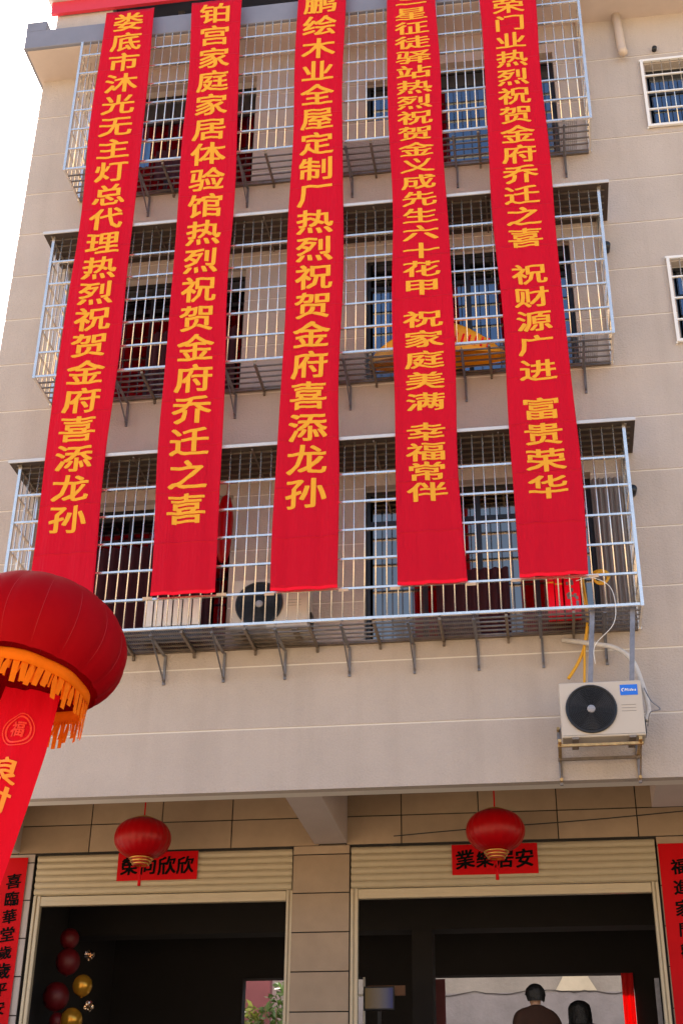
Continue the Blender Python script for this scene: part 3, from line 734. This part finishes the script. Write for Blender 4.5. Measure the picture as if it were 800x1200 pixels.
def st_text(ch, dist, w, h, bold=.024, s0=0.0):
    vs, fs = glyph(ch, bold); bm = bmesh.new(); bv = [bm.verts.new((v[0]*w/.93/bw+s0, v[2]*.0004, (v[1]-.34)*h/.93)) for v in vs]
    for q in fs:
        try: bm.faces.new([bv[i] for i in q])
        except ValueError: pass
    for k in range(-9, 10): bmesh.ops.bisect_plane(bm, geom=bm.verts[:]+bm.edges[:]+bm.faces[:], plane_co=(k/20, 0, 0), plane_no=(1, 0, 0))
    bm.verts.ensure_lookup_table(); bm.faces.ensure_lookup_table()
    for i, v in enumerate(bm.verts): v.index = i
    out = ([sp(v.co.x, (dist-v.co.z)/LN, .008+v.co.y) for v in bm.verts], [tuple(v.index for v in q.verts) for q in bm.faces]); bm.free(); return out
SOR = mat('streamer_orange', (.95, .30, .01), .5)
for ch, d in (('良', .60), ('村', .80), ('人', 1.01), ('家', 1.22)): MB().add(*st_text(ch, d, .19, .175)).build('character', SOR, t)
mb = MB(); mb.add(*st_text('福', .30, .11, .11))
for (ra, rb) in ((.100, .088), (.120, .112)):
    vs = []
    for k in range(41):
        a = 2*PI*k/40
        for q in (ra, rb): vs.append(sp(q*math.cos(a)/bw, (.30-q*math.sin(a))/LN, .008))
    mb.add(vs, [(2*i, 2*i+1, 2*i+3, 2*i+2) for i in range(40)])
mb.build('streamer_emblem', mat('emblem_orange', (.85, .035, .008), .5), t)
MB().tube([(p1.x, p1.y, p1.z), (-4.5, 8.4, .02)], .006, 6).build('tether', DARKJ, t)

# ================================================================== PALACE LANTERNS
def lantern(cx, cz, cy, label):
    t = thing('palace_lantern', (cx, cy, cz), label, 'lantern', 'red lanterns hanging before the shops')
    R, H = .30, .215; pr = []
    for k in range(19):
        a = -PI/2*.86+PI*.86*k/18; pr.append((R*math.cos(a)**.8, H*math.sin(a)))
    MB().lathe(pr, 96, (cx, cy, cz), mod=lambda a, h: 1+.012*math.cos(a*24)).build('shade', LANT, t, smooth=True)
    z = cz-H*.97
    for (rr, hh) in ((.125, .018), (.110, .020), (.090, .018)):
        MB().lathe([(rr*.7, z), (rr, z-.004), (rr*1.04, z-hh*.5), (rr, z-hh), (rr*.7, z-hh)], 32, (cx, cy, 0)).build('collar_ring', BRASS, t, smooth=True); 
        MB().lathe([(rr*.86, z-hh), (rr*.84, z-hh-.010)], 24, (cx, cy, 0)).build('collar_band', LANT, t, smooth=True); z -= hh+.009
    z = cz+H*.95
    MB().lathe([(.11, z-.015), (.115, z+.01), (.08, z+.025), (.001, z+.03)], 32, (cx, cy, 0)).build('top_cap', BRASS, t, smooth=True)
    MB().tube([(cx, cy, z+.02), (cx, cy, 6.249)], .008, 6).build('cord', SIGNRED, t)
    zb = cz-H*.97-.08
    MB().tube([(cx, cy, zb), (cx, cy, zb-.10)], .006, 6).build('tassel_cord', SIGNRED, t)
    MB().lathe([(.004, zb-.08), (.015, zb-.10), (.018, zb-.21), (.001, zb-.215)], 12, (cx, cy, 0)).build('tassel', SIGNRED, t, smooth=True)
lantern(-4.243, 5.43, 13.8, 'red ribbed lantern with gilt collar hanging before the left shop')
lantern(-.497, 5.40, 13.8, 'red ribbed lantern with gilt collar hanging before the right shop')

# ================================================================== PAPER SIGNS
def sign(x0, x1, z0, z1, chars, label, y=SY-.022, vertical=False, cell=None, hw=.2, first=None, cx=None):
    t = thing('paper_sign', ((x0+x1)/2, y, z0), label, 'paper sign', None)
    mb = MB(); nx = 12; nz = 12 if vertical else 4; vs = []
    def pl(x, z, off=0): return (x, y-off+.003*math.sin(x*9+z*5), z)
    for j in range(nz+1):
        for i in range(nx+1): vs.append(pl(x0+(x1-x0)*i/nx, z0+(z1-z0)*j/nz))
    mb.add(vs, [(j*(nx+1)+i, j*(nx+1)+i+1, (j+1)*(nx+1)+i+1, (j+1)*(nx+1)+i) for j in range(nz) for i in range(nx)])
    mb.build('paper', SIGNRED, t)
    mb = MB(); n = len(chars); rnd = random.Random(n+int(x0*10))
    for i, ch in enumerate(chars):
        if vertical: px, pz = cx, first-i*cell
        else: px, pz = x0+(x1-x0)*(i+.5)/n*.92+(x1-x0)*.04, (z0+z1)/2-.005
        vs, fs = glyph(ch, .026); rot = rnd.uniform(-.07, .07); w = hw*rnd.uniform(.9, 1.08)
        sh = .12
        mb.add([pl(px+(v[0]+v[1]*sh*0)*w*math.cos(rot)-(v[1]-.34)*w*math.sin(rot), pz+(v[1]-.34)*w*(1 if not vertical else .95)+v[0]*w*(math.sin(rot)+.10), .003+v[2]*.0004) for v in vs], fs)
    mb.build('calligraphy', INK, t)
sign(-4.715, -3.80, 5.15, 5.462, '榮向欣欣', 'red paper sign with black calligraphy on the left shutter', hw=.20)
sign(-1.0, -.085, 5.122, 5.447, '業樂居安', 'red paper sign with black calligraphy on the right shutter', hw=.20)
sign(-6.10, -5.765, 3.0, 5.44, '喜臨華堂歲歲平安', 'tall red couplet strip left of the left shop doorway', vertical=True, cell=.193, first=5.17, cx=-5.90, hw=.17)
sign(1.175, 1.575, 2.9, 5.40, '福進家門歡滿門年', 'tall red couplet strip right of the right shop doorway', vertical=True, cell=.214, first=5.15, cx=1.375, hw=.17)
MB().tube([(-1.6+i*.45, 14.25-.02*i, 5.50+.020*i+.006*math.sin(i)) for i in range(9)], .006, 6).top('thin_cable', FANBLK, 'thin black cable sagging across the tiles above the right shutter', 'cable', smooth=True)

# ================================================================== INSIDE THE SHOPS
def sph(c, rr, sz=1.08, n=24):
    return MB().lathe([(rr*math.cos(a)+.0001, rr*sz*math.sin(a)) for a in [-PI/2+PI*k/16 for k in range(17)]], n, c)
BRED = mat('balloon_red', (.12, .001, .004), .5); BGLD = mat('balloon_gold', (.60, .30, .03), .22, 0.55)
for (x, z, rr, m, lab) in ((-5.538, 4.488, .14, BRED, 'red balloon highest of the big ones just inside the left doorway'),
                       (-5.636, 4.104, .15, BRED, 'big red balloon left of the gold one inside the left doorway'),
                       (-5.335, 4.221, .115, BGLD, 'gold balloon between the two big red ones inside the left doorway'),
                       (-5.426, 3.852, .125, BGLD, 'lower gold balloon at the bottom of the balloon garland'),
                       (-5.595, 3.836, .09, BRED, 'small red balloon low in the balloon garland'),
                       (-5.546, 4.747, .11, BRED, 'dim dark red balloon at the top of the balloon garland')):
    b = sph((x, 15.5, z), rr); b.lathe([(.001, -rr*1.06), (.018, -rr*1.16), (.001, -rr*1.14)], 10, (x, 15.5, z))
    b.top('balloon', m, lab, 'balloon', smooth=True, group='balloons of the garland inside the left shop')
for (x, z, lab) in ((-5.219, 3.988, 'crumpled foil ball glinting beside the lower gold balloon'), (-5.267, 4.55, 'crumpled foil ball glinting above the gold balloon')):
    mb = MB(); rnd = random.Random(int(z*100))
    bm = bmesh.new(); bmesh.ops.create_icosphere(bm, subdivisions=3, radius=.055)
    mb.add([tuple(Vector((x, 15.45, z))+v.co*rnd.uniform(.6, 1.25)) for v in bm.verts], [tuple(v.index for v in q.verts) for q in bm.faces]); bm.free()
    mb.top('foil_ball', mat('crumpled_foil', (.75, .55, .40), .15, 1.0), lab, 'decoration')
# picture on a stand, shelf board, red strip
t = thing('television', (-1.94, 15.9, 3.9), 'small screen showing a yellow and blue picture inside the right shop', 'television')
MB().cbox(-2.145, -1.79, 15.90, 15.93, 3.975, 4.235, .006).build('frame', BLACKF, t)
scr = bpy.data.materials.new('lit_screen'); scr.use_nodes = True; n_ = scr.node_tree; pb = n_.nodes['Principled BSDF']
tc = n_.nodes.new('ShaderNodeTexCoord'); sx_ = n_.nodes.new('ShaderNodeSeparateXYZ'); rp = n_.nodes.new('ShaderNodeValToRGB')
n_.links.new(tc.outputs['Generated'], sx_.inputs[0]); n_.links.new(sx_.outputs['X'], rp.inputs[0])
rp.color_ramp.elements[0].position = 0.0; rp.color_ramp.elements[0].color = (.45, .25, .06, 1)
rp.color_ramp.elements[1].position = 1.0; rp.color_ramp.elements[1].color = (.05, .07, .40, 1)
e_ = rp.color_ramp.elements.new(.5); e_.color = (.50, .36, .28, 1); e_ = rp.color_ramp.elements.new(.75); e_.color = (.33, .30, .42, 1)
n_.links.new(rp.outputs[0], pb.inputs['Emission Color']); pb.inputs['Emission Strength'].default_value = .035; pb.inputs['Base Color'].default_value = (.02, .02, .02, 1)
MB().box(-2.125, -1.81, 15.893, 15.8995, 3.995, 4.215).build('screen', scr, t)
MB().box(-1.99, -1.95, 15.94, 15.97, 2.36, 4.1).build('stand', BLACKF, t)
MB().box(-2.10, -1.84, 15.85, 16.05, 2.352, 2.38).build('stand_foot', BLACKF, t)
MB().box(-2.14, -1.70, 16.2, 16.23, 4.18, 4.29).top('wooden_board', WOOD, 'brown wooden board on the pillar above the small screen', 'board')
drape('red_strip', .865, 1.015, 18.46, 2.4, 4.78, mat('bright_red_cloth', (.85, .01, .012), .6, transl=.4), 'bright red cloth strip at the right edge of the rear doorway', 'cloth', 2, .01)

# ------------------------------------------------------------------ people
def skinbody(name, pts, edges, m, parent, sub=2):
    me = bpy.data.meshes.new(name); org = ORG[parent]
    me.from_pydata([tuple(Vector(p[:3])) for p in pts], edges, []); me.materials.append(m)
    o = bpy.data.objects.new(name, me); C.objects.link(o); o.parent = parent
    sk = o.modifiers.new('skin', 'SKIN'); sk.use_smooth_shade = True
    o.modifiers.new('sub', 'SUBSURF').levels = sub; o.modifiers['sub'].render_levels = sub
    for v, p in zip(me.skin_vertices[0].data, pts):
        v.radius = (p[3], p[4] if len(p) > 4 else p[3]); v.use_root = False
    me.skin_vertices[0].data[0].use_root = True
    ORG[o] = org; return o
def person(loc, rz, h, label, jacket, hairlong):
    t = thing('person', loc, label, 'person'); t.rotation_euler = (0, 0, rz); k = h/1.72
    # local frame: faces -Y, metres for a 1.72 m adult
    P = [(0,0,.93,.13,.10),(0,0,1.10,.125,.095),(0,-.005,1.28,.145,.10),(0,.0,1.40,.12,.085),(0,-.01,1.47,.055,.055),(0,-.015,1.54,.052,.055),(0,-.02,1.60,.072,.088),(0,-.015,1.68,.07,.085)]
    E = [(i, i+1) for i in range(7)]
    for s in (-1, 1):
        b = len(P)
        P += [(s*.10,0,.86,.085),(s*.11,-.01,.48,.055),(s*.11,.02,.10,.038),(s*.12,-.10,.04,.035)]
        E += [(0,b),(b,b+1),(b+1,b+2),(b+2,b+3)]
        b = len(P)
        P += [(s*.195,0,1.42,.058),(s*.25,.02,1.14,.042),(s*.24,-.06,.90,.028),(s*.235,-.075,.84,.034,.02)]
        E += [(3,b),(b,b+1),(b+1,b+2),(b+2,b+3)]
        w = b+3
        for i, (dy, L) in enumerate(((-.03,.075),(-.01,.085),(.01,.08),(.028,.062))):
            c = len(P); P += [(s*.235,-.075+dy,.80,.0095),(s*.232,-.08+dy,.80-L*.5,.009),(s*.222,-.085+dy,.80-L*.92,.008)]
            E += [(w,c),(c,c+1),(c+1,c+2)]
        c = len(P); P += [(s*.225,-.112,.825,.011),(s*.218,-.128,.785,.009)]; E += [(w,c),(c,c+1)]
    P = [(p[0]*k,p[1]*k,p[2]*k)+tuple(q*k for q in p[3:]) for p in P]
    skinbody('body', P, E, SKIN, t)
    J = [(0,.0,.86,.165,.12),(0,0,1.10,.155,.12),(0,0,1.28,.17,.125),(0,.0,1.42,.17,.12),(0,.0,1.50,.088,.085),(0,.0,1.525,.074,.074)]
    JE = [(0,1),(1,2),(2,3),(3,4),(4,5)]
    for s in (-1, 1):
        b = len(J); J += [(s*.205,0,1.405,.088),(s*.25,.02,1.14,.062),(s*.245,-.055,.93,.048)]; JE += [(3,b),(b,b+1),(b+1,b+2)]
    J = [(p[0]*k,p[1]*k,p[2]*k)+tuple(q*k for q in p[3:]) for p in J]
    skinbody('jacket', J, JE, jacket, t)
    T = [(0,.0,.92,.145,.11)]; TE = []
    for s in (-1, 1):
        b = len(T); T += [(s*.10,0,.84,.10),(s*.11,-.01,.48,.075),(s*.11,.01,.10,.062)]; TE += [(0,b),(b,b+1),(b+1,b+2)]
    T = [(p[0]*k,p[1]*k,p[2]*k)+tuple(q*k for q in p[3:]) for p in T]
    skinbody('trousers', T, TE, DARKCL, t)
    # face details
    mb = MB(); mb.add([(-.012,-.105,1.60),(.012,-.105,1.60),(0,-.128,1.598),(0,-.100,1.645)], [(0,1,2),(0,2,3),(1,3,2),(0,3,1)]); mb.v = [tuple(Vector(v)*k) for v in mb.v]
    hm = MB(); n = 40
    rowz = 14
    vs = []
    low = 1.475 if hairlong else 1.555
    for j in range(rowz+1):
        q = j/rowz
        for i in range(n):
            a = 2*PI*i/n; front = max(0, -math.sin(a))
            bot = low+(1.665-low)*min(1, front*1.7)
            if q < .55: ph_ = q/.55*PI/2; rr = math.sin(ph_)+.0005; zz = 1.635+.105*math.cos(ph_)
            else: e_q = (q-.55)/.45; rr = 1-(.10 if not hairlong else -.03)*e_q**2; zz = 1.635+(min(bot, 1.634)-1.635)*e_q
            wx, wy = (.128, .13) if hairlong else (.100, .116)
            wob = 1+.09*noise.noise(Vector((math.cos(a)*5, math.sin(a)*5, q*7)))+.05*noise.noise(Vector((math.cos(a)*16, math.sin(a)*16, q*9)))
            vs.append(((wx*rr*wob*math.cos(a))*k, (-.012+wy*rr*wob*math.sin(a))*k, zz*k))
    hm.v = vs; hm.f = [(j*n+i, j*n+(i+1) % n, (j+1)*n+(i+1) % n, (j+1)*n+i) for j in range(rowz) for i in range(n)]
    def loc_build(mb, name, m):
        me = mb.mesh(name, smooth=True); me.materials.append(m); o = bpy.data.objects.new(name, me); C.objects.link(o); o.parent = t; return o
    loc_build(hm, 'hair', HAIR); loc_build(mb, 'nose', SKIN)
    for s in (-1, 1):
        e = MB().lathe([(.0001, -.03), (.012, -.024), (.014, 0), (.012, .022), (.0001, .03)], 8, (s*.078, .0, 1.595)); e.v = [tuple(Vector(v)*k) for v in e.v]; loc_build(e, 'ear', SKIN)
        e = MB().lathe([(.0001, -.008), (.009, 0), (.0001, .008)], 8, (s*.03, -.098, 1.615)); e.v = [tuple(Vector(v)*k) for v in e.v]; loc_build(e, 'eye', DARKCL)
    e = MB().box(-.022, .022, -.104, -.094, 1.558, 1.564); e.v = [tuple(Vector(v)*k) for v in e.v]; loc_build(e, 'mouth', mat('lips', (.35, .12, .10), .5))
    return t
person((-.20, 15.35, 2.37), math.radians(-150), 1.76, 'short haired person in a brown jacket seen from behind in the right doorway', JACK, False)
person((.26, 15.75, 2.35), math.radians(170), 1.665, 'person with a dark bob and dark clothes right of the brown jacket', DARKCL, True)

# ================================================================== BEHIND THE HOUSE
rw = thing('yard_wall', (0, 23, 2.35), 'cracked grey rendered yard wall seen through the rear doorway', 'wall')
MB().box(-3.2, 5, 23.0, 23.25, 2.35, 5.28).build('lower_wall', GREYW, rw)
MB().box(-3.2, 5, 23.02, 23.25, 5.281, 8.0).build('upper_wall', mat('upper_render', (.23, .22, .21), .9, var=.2, vscale=1.2, bump=.3, bscale=20, stain=(.22, .2, .2)), rw)
mb = MB(); rnd = random.Random(3); x = -3.0; z = 5.27
while x < 3:
    nx_ = x+rnd.uniform(.04, .14); nz_ = z+rnd.uniform(-.022, .022)+(5.27-z)*.12; mb.beam((x, 22.992, z), (nx_, 22.992, nz_), .012, .012); x, z = nx_, nz_
mb.build('crack', mat('crack_dark', (.05, .045, .045), .9), rw)
MB().add([(.18, 22.99, 5.75), (.50, 22.99, 5.75), (.56, 22.99, 5.5), (.68, 22.99, 5.30), (.02, 22.99, 5.30), (.14, 22.99, 5.5)], [(0, 5, 4, 3, 2, 1)]).build('pale_patch', PATCH, rw)  # flat pale patch on the wall, wider at the bottom
MB().box(-7.5, -4.55, 22.4, 22.6, 2.35, 6.3).top('pink_yard_wall', PINKR, 'dusty pink wall far behind the left rear doorway', 'wall')
MB().box(-5.3, -3.25, 23.6, 23.8, 2.35, 7).top('pale_yard_wall', mat('pale_render', (.25, .26, .25), .9, var=.1), 'pale wall behind the shrubs at the left rear doorway', 'wall')
def shrub(cx, cy, z0, h, w, n, label, mi, seed):
    t = thing('shrub', (cx, cy, z0), label, 'shrub', 'shrubs behind the house'); rnd = random.Random(seed)
    mb = MB()
    for k in range(7):
        a = rnd.uniform(0, 6.28); mb.tube([(cx, cy, z0), (cx+w*.25*math.cos(a), cy+w*.25*math.sin(a), z0+h*.5), (cx+w*.45*math.cos(a), cy+w*.45*math.sin(a), z0+h*.85)], [.02, .012, .005], 5)
    mb.build('stem', WOOD, t)
    mb = MB()
    for k in range(n):
        while True:
            p = Vector((rnd.uniform(-1, 1), rnd.uniform(-1, 1), rnd.uniform(-1, 1)))
            if .35 < p.length < 1: break
        c = Vector((cx+p.x*w/2, cy+p.y*w/2, z0+h*.6+p.z*h*.42)); d = Vector((rnd.gauss(0, 1), rnd.gauss(0, 1), rnd.gauss(0, 1))).normalized()
        e = d.cross(Vector((rnd.gauss(0, 1), rnd.gauss(0, 1), rnd.gauss(0, 1)))).normalized(); L = rnd.uniform(.04, .09)
        mb.add([c-d*L, c+e*L*.4, c+d*L, c-e*L*.4], [(0, 1, 2, 3)])
    mb.build('foliage', LEAFS[mi], t, kind='stuff')
shrub(-4.75, 21.2, 2.35, 2.55, 1.0, 1500, 'yellow green shrub at the left of the rear doorway view', 2, 1)
shrub(-4.15, 21.6, 2.35, 2.9, 1.0, 1300, 'mid green shrub in the middle of the rear doorway view', 1, 2)
shrub(-3.75, 20.6, 2.35, 2.3, .8, 1200, 'dark low shrub nearest the column in the rear doorway view', 0, 3)
t = thing('garden_gate', (-3.7, 22, 2.35), 'black iron gate with bars behind the shrubs', 'gate')
for k in range(9): MB().box(-4.15+k*.11, -4.13+k*.11, 21.99, 22.01, 2.36, 5.15).build('bar', BLACKF, t)
for z in (3.2, 4.3, 4.95): MB().box(-4.2, -3.2, 21.975, 21.989, z, z+.05).build('rail', BLACKF, t)

# unseen house added opposite: warm bounce, reflected in glass, blocks low sky off porch
op = thing('unseen_opposite_house', (0, -16, 0), 'unseen house added across the street, tall and dark to dim the porch', 'building')
mb = MB(); mb.box(-16, 14, -24, -15.0, 0.002, 13); mb.build('wall', mat('opposite_wall', (.20, .15, .105), .9, var=.06), op)  # height and dark colour set to cut low sky light into the porch
mb = MB(); mb.box(-16.4, 14.4, -24.4, -14.6, 13, 13.3); mb.build('roof', CONC, op)
for i in range(7):
    for j in range(3):
        x = -14+i*4; z = 2+j*3.4
        fr = MB().box(x, x+1.8, -14.996, -14.94, z, z+1.6).build('window', WHITE, op)
        MB().box(x+.08, x+.86, -14.938, -14.93, z+.08, z+1.52).build('pane', GLASS, fr)
        MB().box(x+.94, x+1.72, -14.938, -14.93, z+.08, z+1.52).build('pane', GLASS, fr)
